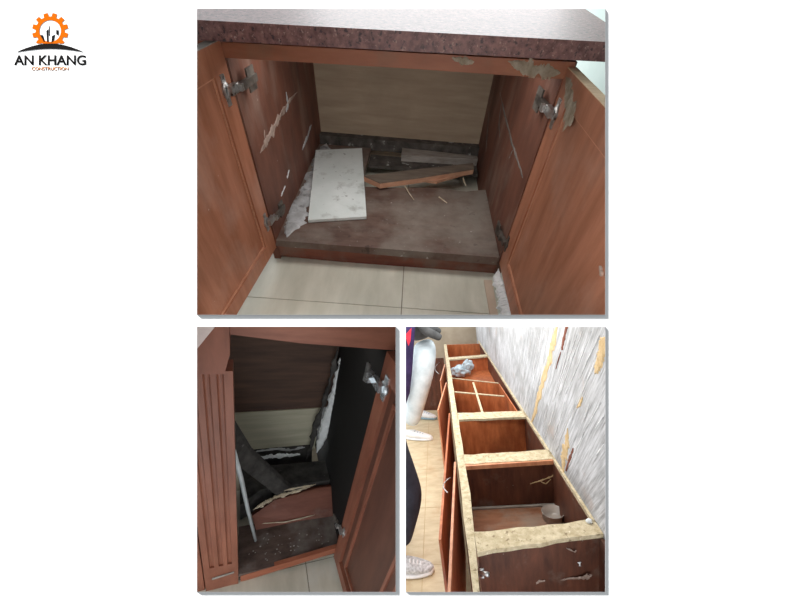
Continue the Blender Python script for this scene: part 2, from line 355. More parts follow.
cab = thing('base_cabinet', T_, (0.35,0.35,GZ), 'red-brown wooden base cabinet with both doors wide open under the granite top', 'cabinet')
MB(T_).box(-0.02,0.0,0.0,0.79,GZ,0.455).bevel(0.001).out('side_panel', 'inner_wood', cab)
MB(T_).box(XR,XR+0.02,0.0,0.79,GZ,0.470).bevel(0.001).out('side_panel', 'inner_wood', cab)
MB(T_).box(0.0,XR,0.775,0.79,GZ,0.455).out('back_panel', 'back_ply', cab)
fp = [(0,0,0),(XR-0.002,-0.002,0),(XR,0.425,0),(0.62,0.40,0),(0.5,0.41,0),(0.36,0.385,0),(0.236,0.375,0),(0.22,0.5,0),(0.225,0.72,0),(0,0.72,0)]
MB(T_).prism([(x,y,-0.016) for x,y,z in fp], (0,0,0.016)).out('bottom_panel', 'bottom_wood', cab)
MB(T_).prism([P(T_,277,240.5,1,-0.001), P(T_,497,258,1,-0.001), P(T_,497,265,1,-0.001), P(T_,275,246,1,-0.001)], (0,0.016,0)).bevel(0.002).out('front_edge', 'bottom_wood', cab)
MB(T_).prism([(-0.012,0.006,-0.016),(XR+0.008,0.006,-0.02),(XR+0.008,0.006,GZ-0.015),(-0.012,0.006,GZ+0.006)], (0,0.016,0)).bevel(0.0015).out('plinth', 'plinth_wood', cab)
MB(T_).box(0.0,XR,0.735,0.775,-0.016,0.028).bevel(0.003).out('batten', 'dirty_batten', cab)
MB(T_).prism([(0.36,0.66,-0.03),(0.69,0.68,-0.03),(0.69,0.71,-0.03),(0.36,0.735,-0.03)], (0,0,0.035)).bevel(0.004).out('batten', 'pale_batten', cab)
MB(T_).prism([(0.225,0.60,-0.03),(0.69,0.60,-0.035),(0.69,0.70,-0.035),(0.225,0.70,-0.03)], (0,0,0.012)).bevel(0.003).out('batten', 'dirty_batten', cab)
rb = [P(T_,190,55.5,1,-0.002), P(T_,229,58,1,-0.002), P(T_,400,68,1,-0.002), P(T_,575,80,1,-0.002), P(T_,575,62.2,1,-0.002), P(T_,190,40.2,1,-0.002)]
MB(T_).prism(rb, (0,0.02,0)).bevel(0.0015).out('top_rail', 'rail_wood', cab)
MB(T_).crust([(P(T_,508,61,1,-0.002),0.008),(P(T_,524,67,1,-0.002),0.022),(P(T_,540,71,1,-0.002),0.024),(P(T_,560,73,1,-0.002),0.018)], (0,-1,0), 0.002, 3, 6).out('mould_patch', 'mould', cab)
MB(T_).crust([(P(T_,452,57.5,1,-0.002),0.006),(P(T_,462,61,1,-0.002),0.014),(P(T_,474,62,1,-0.002),0.010)], (0,-1,0), 0.0015, 4, 5).out('mould_patch', 'mould', cab)
# plaster streaks on the side panels
def streak(px, x, sgn, m='plaster_smear', seed=1, h=0.002):
    MB(T_).crust([(P(T_,a,c,0,x),wd) for a,c,wd in px], (sgn,0,0), h, seed, 6, 0.8).out('plaster_streak', m, cab)
streak([(260,153,0.006),(266,142,0.022),(274,128,0.020),(281,114,0.016),(290,100,0.010),(297,92,0.004)], 0, 1, seed=5)
streak([(264,130,0.004),(265,142,0.006)], 0, 1, seed=6)
streak([(286,92,0.008),(288,104,0.016),(286,112,0.006)], 0, 1, 'cement_dust', 7)
streak([(311,125,0.01),(307,138,0.016),(302,150,0.008)], 0, 1, 'cement_dust', 8)
streak([(289,170,0.006),(287,178,0.008)], 0, 1, 'plaster_white', 9)
streak([(285,186,0.006),(281,196,0.007)], 0, 1, 'plaster_white', 10)
streak([(500,92,0.004),(506,120,0.010),(512,142,0.012),(518,162,0.008),(523,178,0.010)], XR, -1, 'dust_grey', 11, 0.001)
streak([(501,104,0.004),(499,124,0.008),(500,138,0.004)], XR, -1, 'dust_grey', 12, 0.001)
streak([(489,112,0.006),(487,135,0.012),(486,152,0.008)], XR, -1, 'dust_grey', 13, 0.001)
streak([(513,150,0.004),(509,158,0.006)], XR, -1, 'dust_grey', 14, 0.001)
# grey cement dust along the left edge of the cabinet floor
MB(T_).crust([((0.028,0.02,0),0.060),((0.034,0.2,0),0.075),((0.036,0.40,0),0.070),((0.03,0.62,0),0.06),((0.03,0.72,0),0.04)], (0,0,1), 0.005, 21, 8, 0.5).out('cement_crust', 'cement_dust', cab)

def hinge(fr, door, c, du, dz, dn, m='hinge_metal', s=1.0, arm=0.07, back=None):
    # cup plate on the door (du along the door, dn out of its face), arm reaching back to the side panel
    c, du, dz, dn = Vector(c), Vector(du).normalized(), Vector(dz).normalized(), Vector(dn).normalized()
    b = MB(fr)
    def bx(u0,u1,z0,z1,n0,n1): b.prism([c+du*u0*s+dz*z0*s+dn*n0*s, c+du*u1*s+dz*z0*s+dn*n0*s, c+du*u1*s+dz*z1*s+dn*n0*s, c+du*u0*s+dz*z1*s+dn*n0*s], dn*(n1-n0)*s)
    bx(-0.008,0.008,-0.030,0.030,0,0.003)
    b.lathe(c, [(0.016*s,0.0),(0.016*s,0.004*s),(0.012*s,0.006*s),(0.004*s,0.005*s)], 16, dn)
    bx(-0.034,0.004,-0.009,0.009,0.006,0.018)
    bx(-0.046,-0.028,-0.007,0.007,0.012,0.028)
    b.bevel(0.0012)
    o = b.out('hinge', m, door)
    b = MB(fr); bk = back or (-du)
    bk = Vector(bk).normalized(); p0 = c - du*0.040*s + dn*0.018*s
    sd = bk.cross(dz).normalized()
    for (a0,a1,h,t) in ((0.0,arm,0.008,0.010),(arm*0.5,arm*1.0,0.024,0.004)):
        b.prism([p0+bk*a0-dz*h*s, p0+bk*a1-dz*h*s, p0+bk*a1+dz*h*s, p0+bk*a0+dz*h*s], sd*t*s)
    b.bevel(0.001); b.out('hinge_arm', 'dark_hinge' if m != 'hinge_chrome' else 'hinge_metal', door)
    return o
def panel_door(fr, par, hp, du, dn, wd, z0, z1, stile, railb, railt, m, pm, th=0.02, rec=0.007, topm=None, clipit=True, g=0.0, bw=0.004, bh=0.003, bm_=None):
    # hp: hinge point (x,y); du: direction away from the hinge; dn: visible (inner) face normal
    H = Vector((hp[0],hp[1],0)); du = Vector(du).normalized(); dn = Vector(dn).normalized(); zz = Vector((0,0,1))
    def q(u0,u1,a,c_,off=0): return [H+du*u0+zz*a+dn*off, H+du*u1+zz*a+dn*off, H+du*u1+zz*c_+dn*off, H+du*u0+zz*c_+dn*off]
    b = MB(fr)
    for r in ((0,stile,z0,z1),(wd-stile,wd,z0,z1)): b.prism(q(*r), -dn*th)
    for r in ((stile,wd-stile,z0,z0+railb),(stile,wd-stile,z1-railt,z1)): b.prism(q(*r), -dn*th)
    b.bevel(0.0015)
    if clipit: b.clip()
    d = b.out('door', m, par)
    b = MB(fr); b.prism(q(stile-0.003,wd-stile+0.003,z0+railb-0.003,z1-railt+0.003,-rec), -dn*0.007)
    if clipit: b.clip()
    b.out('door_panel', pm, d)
    b = MB(fr)   # thin bead round the panel
    s0, s1, a0, a1 = stile+g, wd-stile-g, z0+railb+g, z1-railt-g
    for r in ((s0,s0+bw,a0,a1),(s1-bw,s1,a0,a1),(s0+bw,s1-bw,a0,a0+bw),(s0+bw,s1-bw,a1-bw,a1)):
        b.prism(q(*r,-rec), dn*bh)
    if clipit: b.clip()
    b.out('panel_bead', bm_ or m, d)
    if topm:
        b = MB(fr).prism(q(0.0,wd,z1,z1+0.0015), -dn*th)
        if clipit: b.clip()
        b.out('top_edge', topm, d)
    return d, (lambda u,z,off=0: H+du*u+zz*z+dn*off)
dL, fL = panel_door(T_, cab, (-0.003,-0.004), (-0.085,-1,0), (1,-0.085,0), 0.42, -0.022, 0.458, 0.058, 0.040, 0.045, 'door_wood', 'door_wood', topm='pale_batten', bm_='bead_wood')
dR, fR = panel_door(T_, cab, (0.7005,0.004), (0.012,-1,0), (-1,-0.012,0), 0.58, -0.022, 0.460, 0.068, 0.045, 0.045, 'door_wood', 'door_wood', topm='ply_edge', bm_='bead_wood')
duL, dnL = Vector((-0.085,-1,0)), Vector((1,-0.085,0)); duR, dnR = Vector((0.012,-1,0)), Vector((-1,-0.012,0))
hinge(T_, dL, fL(0.034,0.385,0.0), duL, (0,0,1), dnL, s=0.9, arm=0.075, back=(0.1,1,0))
hinge(T_, dL, fL(0.020,0.075,0.0), duL, (0,0,1), dnL, s=0.85, arm=0.06, back=(0.1,1,0))
hinge(T_, dR, fR(0.030,0.388,0.0), duR, (0,0,1), dnR, s=0.9, arm=0.07, back=(-0.1,1,0))
hinge(T_, dR, fR(0.014,0.055,0.0), duR, (0,0,1), dnR, m='dark_hinge', s=0.8, arm=0.06, back=(-0.1,1,0))
MB(T_).crust([(fR(0.018,0.448),0.016),(fR(0.055,0.436),0.036),(fR(0.08,0.424),0.034),(fR(0.11,0.41),0.046),(fR(0.13,0.40),0.03)], dnR, 0.002, 31, 6, 0.45).out('mould_patch', 'mould', dR)
MB(T_).crust([(P(T_,600,266,0,0.7),0.005),(P(T_,602,276,0,0.7),0.006)], dnR, 0.002, 33, 4).clip().out('plaster_streak', 'plaster_smear', dR)

# granite worktop
ct = [P(T_,197,40,1,-0.03), P(T_,605,62,1,-0.03), P(T_,605,43,1,-0.03), P(T_,197,20,1,-0.03)]
zl = lambda x, z0, z1: z0 + (z1-z0)*(x-ct[0].x)/(ct[1].x-ct[0].x)
b = MB(T_); X0, X1 = -0.30, 0.805
bot = [Vector((X0,-0.03,zl(X0,ct[0].z,ct[1].z))), Vector((X1,-0.03,zl(X1,ct[0].z,ct[1].z))), Vector((X1+0.03,0.80,zl(X1,ct[0].z,ct[1].z)-0.004)), Vector((X0,0.80,zl(X0,ct[0].z,ct[1].z)-0.004))]
b.prism(bot, (0,0,0.0285)).bevel(0.002, 2)
tag(b.out('granite_worktop', 'granite'), 'reddish-brown speckled granite worktop on the open cabinet', 'worktop')

# loose things on the cabinet floor
tq = [P(T_,315.7,150,2,0.02), P(T_,362,148,2,0.02), P(T_,366.5,216.5,2,0.012), P(T_,308,220,2,0.012)]
o = MB(T_).prism([p - Vector((0,0,0.009)) for p in tq], (0,0,0.009)).bevel(0.0012).out('tile_board', 'tile_white')
tag(o, 'white speckled rectangular tile lying on the cabinet floor', 'tile')
def plank(px, z, th, label, mtop, mside=None, name='broken_plank'):
    pts = [P(T_,a,c,2,z) for a,c in px]
    root = thing(name, T_, (sum(p.x for p in pts)/len(pts), sum(p.y for p in pts)/len(pts), z-th), label, 'plank')
    MB(T_).prism([p - Vector((0,0,th)) for p in pts], (0,0,th*0.8)).bevel(0.001).out('core', mside or mtop, root)
    MB(T_).prism([p - Vector((0,0,th*0.2)) for p in pts], (0,0,th*0.2)).out('face', mtop, root)
plank([(364,175.5),(380,182.5),(420,177.2),(474,168.5),(473,163),(410,170)], 0.030, 0.022, 'long broken plank with a pale front edge beside the white tile', 'plank_top', 'plank_pink')
plank([(417,179.2),(437,181.6),(441,180),(470,172),(455,171)], 0.012, 0.009, 'short pale splintered plank under the long broken plank', 'plank_pink')
for k, (px, lab) in enumerate([([(405,186),(409,193),(414,200)], 'thin pale splinter lying on the cabinet floor near the white tile'),
                               ([(463,178),(466,186)], 'small pale splinter standing by the hole in the cabinet floor'),
                               ([(439,197),(447,203)], 'thin grey splinter lying in the middle of the cabinet floor')]):
    tag(MB(T_).tube([P(T_,a,c,2,0.0035) for a,c in px], [0.0025,0.002,0.001][:len(px)], 6).out('splinter', 'splinter'), lab, 'splinter')
# plaster lump and pale skirting strip on the right
MB(T_).prism([P(T_,484,280,2,GZ+0.004), P(T_,492,280,2,GZ+0.004), P(T_,499,320,2,GZ+0.004), P(T_,491,320,2,GZ+0.004)], (0,0,-0.004)).clip().out('floor_strip', 'skirting_pale', fl)
b = MB(T_)
pl = [(497,270,0.012),(496,278,0.026),(499,288,0.030),(501,296,0.034),(503,305,0.036),(504.5,313,0.040),(506,322,0.044)]
b.crust([(P(T_,a+1.5,c,2,-0.035),wd) for a,c,wd in pl], (-0.3,-0.3,1), 0.012, 41, 4, 0.35)
b.clip(); tag(b.out('plaster_lump', 'plaster_white', smooth=False), 'crumbly white plaster lump beside the right cabinet door', 'plaster')

# ================================================================== LOWER LEFT PLACE: dark corner cabinet
L_ = 'bl'; GL = -0.042
fl = MB(L_).box(-0.25,0.6,-0.4,0.5,GL-0.03,GL-0.002).clip().out('floor', 'grout'); struct(fl, 'grey-beige tiled floor before the dark cabinet')
tiles(L_, fl, 'bl_tile', [-0.25,-0.11,0.185,0.48], [-0.4,-0.29,0.006,0.3], GL)
cb = thing('base_cabinet', L_, (0.14,0.17,GL), 'dark rotten wooden cabinet with fluted post and one open door', 'cabinet')
# fluted pilaster
def fluted(x0, x1, y0, y1, z0, z1, cuts, r):
    prof = [(x0,y1),(x0,y0)]
    for c in cuts:
        for k in range(7):
            a = PI + PI*k/6; prof.append((c + r*math.cos(a), y0 - r*0.9*math.sin(a)))
    prof += [(x1,y0),(x1,y1)]
    return MB(L_).prism([(x,y,z0) for x,y in prof], (0,0,z1-z0))
PX0 = -0.079
post = fluted(PX0,0.0,-0.004,0.03,0.075,0.700,[-0.060,-0.039,-0.019],0.0055).out('post', 'bl_wood', cb)
MB(L_).prism([(PX0,-0.004,0.075),(0,-0.004,0.075),(0,-0.004,GL),(PX0,-0.004,GL)], (0,0.034,0)).bevel(0.001).out('post_base', 'bl_wood', post)
MB(L_).prism([P(L_,212,579.5,1,-0.005), P(L_,234,572.5,1,-0.005), P(L_,234,571.3,1,-0.005), P(L_,212,578,1,-0.005)], (0,-0.002,0)).out('bead', 'pale_batten', post)
MB(L_).prism([(PX0-0.01,-0.014,0.702),(-0.012,-0.014,0.702),(-0.003,-0.014,0.74),(-0.003,-0.014,0.83),(PX0-0.01,-0.014,0.83)], (0,0.044,0)).bevel(0.003).clip().out('post_capital', 'bl_wood', post)
MB(L_).box(-0.22,PX0-0.003,0.0,0.02,GL,0.80).clip().bevel(0.001).out('side_stile', 'bl_wood', cb)
b = MB(L_).prism([P(L_,229,334.3,1,0.0), P(L_,300,343.2,1,0.0), P(L_,396,350.5,1,0.0), P(L_,402,351,1,0.0), P(L_,402,322,1,0.0), P(L_,229,322,1,0.0)], (0,0.02,0)).bevel(0.0015).clip()
b.out('top_rail', 'bl_rail', cb)
W = 0.283; D = 0.36
MB(L_).box(-0.05,-0.034,0.03,D,GL,0.74).out('side_panel', 'bl_side_black', cb)
MB(L_).box(W,W+0.016,0.004,D+0.3,GL,0.76).clip().out('side_panel', 'bl_side_black', cb)
MB(L_).box(-0.034,W,D,D+0.012,0.267,0.80).clip().out('back_panel', 'bl_back_dark', cb)
MB(L_).box(-0.034,W-0.03,D-0.004,D+0.012,0.06,0.267).out('back_tile', 'bl_back_pale', cb)
MB(L_).box(0.0,W,0.0,0.14,-0.014,0.0).bevel(0.001).out('bottom_panel', 'bl_floor', cb)
MB(L_).prism([P(L_,240.5,576.5,1,-0.001), P(L_,336.8,547.8,1,-0.001), P(L_,336.8,552.3,1,-0.001), P(L_,240.5,582.3,1,-0.001)], (0,0.012,0)).bevel(0.001).out('front_edge', 'bl_front_edge', cb)
# rotten rear floor, step block with a torn pale edge
MB(L_).prism([P(L_,240,505,2,0.055), P(L_,262,489,2,0.075), P(L_,330,480,2,0.075), (W,0.30,0.06), (0.0,0.32,0.05)], (0,0,-0.08)).bevel(0.003).out('rear_floor', 'black_board', cb)
stp = MB(L_).prism([P(L_,252,516,2,0.030), P(L_,275,500,2,0.060), P(L_,318,488,2,0.066), P(L_,334,486,2,0.066), P(L_,334,516,2,0.004), P(L_,300,521,2,0.003), P(L_,256,530,2,0.003)], (0,0.02,-0.015)).out('step_board', 'bl_step', cb)
def bcrust(px, z, wd, m, name, seed, h=0.004, par=None, plane=2):
    nrm = (0,-0.3,1) if plane == 2 else (0,-1,0)
    return MB(L_).crust([(P(L_,a,c,plane,z), wd*k) for a,c,k in px], nrm, h, seed, 5, 0.8).out(name, m, par or cb)
bcrust([(253,510,0.5),(264,503,1),(276,497,1.2),(290,493,0.8),(306,488,0.5),(316,484,0.3)], 0.064, 0.010, 'splinter', 'torn_edge', 51, par=stp)
bcrust([(276,492,0.4),(292,489,0.9),(312,485,0.5)], 0.076, 0.006, 'splinter', 'torn_edge', 52, par=stp)
bcrust([(257,524,0.4),(285,522,0.8),(315,515,0.4)], 0.010, 0.004, 'splinter', 'torn_edge', 53, par=stp)
bcrust([(256,460,0.5),(270,456,1.2),(285,456,1.0),(300,454,0.4)], D-0.035, 0.018, 'plaster_white', 'plaster_smear', 54, 0.004, plane=1)
bcrust([(250,452.5,0.5),(275,449,0.8),(290,450,1.0),(305,447,0.6)], D-0.012, 0.012, 'cement_dust', 'plaster_smear', 55, 0.003, plane=1)
MB(L_).prism([P(L_,246,452,1,D-0.012), P(L_,312,446,1,D-0.012), P(L_,312,470,1,D-0.012), P(L_,246,475,1,D-0.012)], (0,0.01,0)).bevel(0.002).out('batten', 'black_board', cb)
# gap of white plaster in the back right corner
MB(L_).crust([(P(L_,346,346,1,D-0.03),0.022),(P(L_,342,365,1,D-0.03),0.026),(P(L_,336,390,1,D-0.03),0.030),(P(L_,330,412,1,D-0.03),0.032),(P(L_,323,435,1,D-0.03),0.032),(P(L_,317,452,1,D-0.03),0.026)], (-0.35,-1,0), 0.008, 61, 5, 0.3).out('plaster_seam', 'plaster_white', cb)
MB(L_).crust([(P(L_,338.5,346,1,D-0.035),0.010),(P(L_,333,370,1,D-0.035),0.014),(P(L_,326,395,1,D-0.035),0.012),(P(L_,318,420,1,D-0.035),0.016),(P(L_,310,448,1,D-0.035),0.014),(P(L_,306,460,1,D-0.035),0.010)], (-0.2,-1,0), 0.006, 62, 5, 0.8).out('mould_seam', 'black_board', cb)
# open door towards the viewer
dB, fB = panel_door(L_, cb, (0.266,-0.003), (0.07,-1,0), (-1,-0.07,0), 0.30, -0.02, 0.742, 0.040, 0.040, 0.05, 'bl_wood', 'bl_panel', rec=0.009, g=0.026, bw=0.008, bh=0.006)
hinge(L_, dB, fB(0.03,0.675), (0.07,-1,0), (0,0,1), (-1,-0.07,0), m='hinge_chrome', s=0.95, arm=0.02, back=(-0.4,1,0))
hinge(L_, dB, fB(0.022,0.150), (0.07,-1,0), (0,0,1), (-1,-0.07,0), s=0.62, arm=0.03, back=(-0.3,1,0))
# loose things in it
bd = [P(L_,233,425,1,0.15), P(L_,250,452,1,0.17), P(L_,296,494,1,0.20), P(L_,283,500,1,0.19), P(L_,233,462,1,0.14)]
tag(MB(L_).prism(bd, (0.004,0.012,0.004)).bevel(0.002).out('fallen_board', 'black_board'), 'blackened board leaning inside the dark cabinet behind the post', 'board')
tag(MB(L_).tube([P(L_,233,450,1,0.03), P(L_,241,478,1,0.05), P(L_,247,506,1,0.07), P(L_,255.5,540,2,0.006)], [0.0075,0.0075,0.007,0.006], 12, flat=0.7).out('grey_pipe', 'pipe_grey', smooth=True), 'thin pale grey pipe leaning inside the dark cabinet', 'pipe')
b = MB(L_).prism([P(L_,190,322,1,-0.03), P(L_,219,322,1,-0.03), P(L_,197,349,1,-0.03), P(L_,188,352,1,-0.03)], (0,0.016,0)).clip().bevel(0.002)
tag(b.out('stone_corner', 'pale_stone'), 'pale pinkish stone corner above the fluted post', 'stone')
rnd = random.Random(3)
b = MB(L_)
for k in range(60):
    a, c = rnd.uniform(248,330), rnd.uniform(522,560); p = P(L_,a,c,2,0.002)
    if not (0.01 < p.x < 0.27 and 0.005 < p.y < 0.10): continue
    r = rnd.uniform(0.0008,0.0022); b.box(p.x-r,p.x+r,p.y-r*0.6,p.y+r*0.6,0,0.0015)
o = b.out('wood_crumbs', 'pale_batten'); o['kind'] = 'stuff'; o['label'] = 'pale wood crumbs scattered on the dark cabinet floor'; o['category'] = 'debris'

# ================================================================== LOWER RIGHT PLACE: row of topless cabinets along a stripped wall
B_ = 'br'; GB = -0.80; XW = 0.535
fl = MB(B_).box(-1.3,XW,-0.35,4.2,GB-0.03,GB-0.002).out('floor', 'br_grout'); struct(fl, 'beige tiled floor beside the topless cabinet row')
tiles(B_, fl, 'br_tile', [-1.3,-0.95,-0.35,0.25,XW], [-0.35,0.10,0.70,1.30,1.90,2.50,3.10,4.2], GB, 0.002)
wb = MB(B_).box(XW,XW+0.05,-1.0,4.3,GB,1.5).clip().out('wall_right', 'streak_wall'); struct(wb, 'grey wall stripped of tiles with white adhesive streaks')
b = MB(B_).box(-1.3,XW,4.0,4.05,GB,1.5).clip(); wk = b.out('wall_back', 'beige_wall'); struct(wk, 'beige wall at the far end of the cabinet row')
def wpatch(px, m, name, seed, h=0.004):
    return MB(B_).crust([(P(B_,a,c,0,XW),wd) for a,c,wd in px], (-1,0,0), h, seed, 5, 0.5).clip().out(name, m, wb)
wpatch([(558,322,0.045),(553,345,0.062),(548,365,0.064),(542,385,0.058),(537,405,0.062),(531,424,0.05)], 'tan_mortar', 'mortar_band', 71)
wpatch([(568,322,0.03),(563.5,341,0.026),(562,350,0.018)], 'rust_line', 'rust_streak', 72)
wpatch([(561,352,0.006),(556,369,0.008)], 'rust_line', 'rust_streak', 73)
wpatch([(606,338,0.07),(602,352,0.07),(598,366,0.05),(595,374,0.02)], 'tan_mortar', 'mortar_patch', 74)
wpatch([(568,428,0.02),(567,443,0.06),(564,455,0.085),(563,466,0.05),(564,474,0.02)], 'tan_mortar', 'mortar_patch', 75)
wpatch([(573.5,448,0.016),(570,459,0.026),(566,471,0.02)], 'rust_line', 'rust_streak', 76)
wpatch([(583,397,0.012),(580,404,0.02),(577,408,0.01)], 'tan_mortar', 'mortar_patch', 77)
rnd = random.Random(11)
lines = [((545,330),(528,408)),((549,330),(534,402)),((577,335),(553,402)),((583,330),(560,395)),((592,330),(566,394)),((600,335),(579,380)),((604,345),(588,380)),
         ((548,405),(541,440)),((556,402),(543,442)),((565,402),(553,440)),((575,404),(556,452)),((590,402),(584,421)),((601,402),(587,428)),((604,416),(595,430)),((604,444),(596,456)),((584,432),(568,468)),
         ((524,340),(520,370)),((533,332),(524,380)),((540,332),(529,390)),((570,340),(556,390)),((598,352),(572,420))]
for k, (a, c) in enumerate(lines):
    m_ = ((a[0]+c[0])/2+rnd.uniform(-1,1), (a[1]+c[1])/2); wd = rnd.uniform(0.004,0.008)
    wpatch([(a[0],a[1],wd*0.6),(m_[0],m_[1],wd),(c[0],c[1],wd*0.5)], 'white_ridge', 'adhesive_ridge', 80+k, 0.003)

row = thing('cabinet_row', B_, (0.25,1.5,GB), 'long row of topless red-brown cabinets with raw chipboard edges', 'cabinet')
def strip(pts, z0, th, m='chip', name='top_strip'):
    b = MB(B_).prism([(x,y,z0) for x,y in pts], (0,0,th))
    b.bevel(0.004, 1); return b
def ragged(x0, x1, ya0, yb0, ya1, yb1, seed, amp=0.006, n=9):
    r = random.Random(seed); near = []; far = []
    for k in range(n):
        t = k/(n-1); x = x0+(x1-x0)*t
        near.append((x, ya0+(ya1-ya0)*t + r.uniform(-amp,amp))); far.append((x, yb0+(yb1-yb0)*t + r.uniform(-amp,amp)))
    return near + far[::-1]
r = random.Random(5); nl = []; nr = []
for k in range(26):
    y = -1.0 + 4.7*k/25; nl.append((-0.038+0.006*(y>2)+r.uniform(-0.002,0.002), y)); nr.append((0.010-0.048*max(0,-0.3-y)+r.uniform(-0.003,0.003), y))
strip(nl + nr[::-1], -0.022, 0.022).out('front_strip', 'chip', row)
MB(B_).prism([(-0.036,-1.0,-0.75),(-0.022,-1.0,-0.75),(0.004,-0.3,-0.75),(0.004,3.7,-0.75),(-0.034,3.7,-0.75)], (0,0,0.728)).out('front_frame', 'br_wood', row)
MB(B_).box(XW-0.014,XW-0.001,-0.50,3.7,-0.02,0.0).bevel(0.002).out('back_strip', 'chip', row)
def partition(y, zb, m, th=0.018): MB(B_).box(0.004,XW-0.002,y,y+th,zb,-0.021).out('partition', m, row)
strip(ragged(0.0,XW-0.002,-0.645,-0.532,-0.565,-0.482,1), -0.020, 0.020).out('top_strip', 'chip', row)
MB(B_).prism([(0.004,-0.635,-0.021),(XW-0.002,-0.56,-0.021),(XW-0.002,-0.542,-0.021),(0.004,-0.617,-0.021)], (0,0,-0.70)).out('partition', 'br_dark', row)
strip(ragged(0.0,XW-0.002,0.038,0.148,0.028,0.140,2), -0.018, 0.018).out('top_strip', 'chip', row)
MB(B_).box(0.006,XW-0.004,0.020,0.040,-0.030,-0.004).bevel(0.002).out('partition_lip', 'br_door', row)
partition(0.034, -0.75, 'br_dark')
strip(ragged(0.0,XW-0.002,0.70,0.83,0.64,0.76,3), -0.018, 0.018).out('top_strip', 'chip', row)
partition(0.69, -0.75, 'br_wood')
partition(2.66, -0.75, 'br_wood')
strip(ragged(0.0,XW-0.002,2.66,2.78,2.62,2.72,4), -0.018, 0.018).out('top_strip', 'chip', row)
MB(B_).prism([(0.004,3.68,-0.75),(XW-0.002,3.48,-0.75),(XW-0.002,3.50,-0.75),(0.004,3.70,-0.75)], (0,0,0.74)).out('end_panel', 'br_wood', row)
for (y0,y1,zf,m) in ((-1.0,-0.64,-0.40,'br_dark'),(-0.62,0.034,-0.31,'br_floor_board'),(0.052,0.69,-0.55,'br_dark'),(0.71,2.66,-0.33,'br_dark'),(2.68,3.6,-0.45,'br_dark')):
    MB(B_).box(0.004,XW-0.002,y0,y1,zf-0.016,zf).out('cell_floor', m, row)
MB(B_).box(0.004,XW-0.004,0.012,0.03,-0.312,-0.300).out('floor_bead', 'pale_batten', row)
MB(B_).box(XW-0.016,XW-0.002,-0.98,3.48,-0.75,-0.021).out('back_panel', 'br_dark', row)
# drawer box with thin cross dividers
dw = MB(B_).prism([(0.014,1.85,-0.02),(0.468,1.53,-0.02),(0.468,1.54,-0.02),(0.014,1.86,-0.02)], (0,0,-0.22)).out('divider_board', 'br_wood', row)
MB(B_).prism([(0.014,1.848,-0.019),(0.468,1.528,-0.019),(0.468,1.542,-0.019),(0.014,1.862,-0.019)], (0,0,0.006)).out('divider_edge', 'chip', dw)
MB(B_).prism([(0.468,1.53,-0.02),(0.487,0.76,-0.02),(0.495,0.76,-0.02),(0.478,1.53,-0.02)], (0,0,-0.30)).out('divider_board', 'br_wood', row)
MB(B_).prism([(0.014,1.375,-0.016),(0.452,1.135,-0.016),(0.452,1.150,-0.016),(0.014,1.392,-0.016)], (0,0,-0.20)).out('divider_board', 'br_wood', row)
MB(B_).prism([(0.014,1.373,-0.016),(0.452,1.133,-0.016),(0.452,1.152,-0.016),(0.014,1.394,-0.016)], (0,0,0.008)).out('divider_edge', 'chip', row)
MB(B_).prism([(0.214,1.60,-0.010),(0.230,1.60,-0.010),(0.220,0.76,-0.010),(0.204,0.76,-0.010)], (0,0,-0.12)).out('divider_board', 'br_wood', row)
MB(B_).prism([(0.213,1.60,-0.010),(0.231,1.60,-0.010),(0.221,0.76,-0.010),(0.203,0.76,-0.010)], (0,0,0.008)).out('divider_edge', 'chip', row)
# doors left ajar along the front
def bdoor(h, e, z0=-0.74, z1=-0.03, th=0.012, m='br_door'):
    h = Vector((h[0],h[1],z1)); e = Vector((e[0],e[1],z1)); d = (e-h).normalized(); nrm = Vector((d.y,-d.x,0))
    b = MB(B_).prism([h, e, e+Vector((0,0,z0-z1)), h+Vector((0,0,z0-z1))], nrm*th).bevel(0.002)
    return b.out('door', m, row), h, e, nrm
def pull(door, p, q, bow):
    p, q, bow = Vector(p), Vector(q), Vector(bow)
    MB(B_).tube([p + (q-p)*t + bow*math.sin(PI*t) for t in [k/10 for k in range(11)]], 0.0035, 8).out('handle', 'hinge_metal', door, True)
d1, h, e, nn = bdoor((-0.046,0.12), (-0.135,-0.98), -0.74, -0.03)
pull(d1, P(B_,450.5,477.5,2,-0.06), P(B_,448,493,2,-0.06), (-0.035,0,0))
d2, h, e, nn = bdoor((-0.050,0.98), (-0.155,-0.50), -0.74, -0.06, m='br_wood')
d3, h, e, nn = bdoor((-0.046,2.55), (-0.115,1.85), -0.74, -0.03)
d3b, h, e, nn = bdoor((-0.05,1.80), (-0.15,1.02), -0.74, -0.04)
pull(d3, P(B_,440,362,2,-0.06), P(B_,439,374,2,-0.06), (-0.06,0,0))
d4, h, e, nn = bdoor((-0.06,2.78), (-0.44,2.84), -0.78, 0.0, m='br_dark')
b = MB(B_)
b.tube([P(B_,478,571.5,1,-0.66), P(B_,488.5,574.5,1,-0.69)], [0.009,0.010], 10); b.tube([P(B_,477,576,1,-0.66), P(B_,484,577,1,-0.68)], [0.007,0.006], 8)
b.prism([P(B_,478,569,1,-0.67), P(B_,484,569,1,-0.67), P(B_,484,578,1,-0.67), P(B_,478,578,1,-0.67)], (0,0.006,0)); b.out('hinge', 'hinge_metal', row, True)
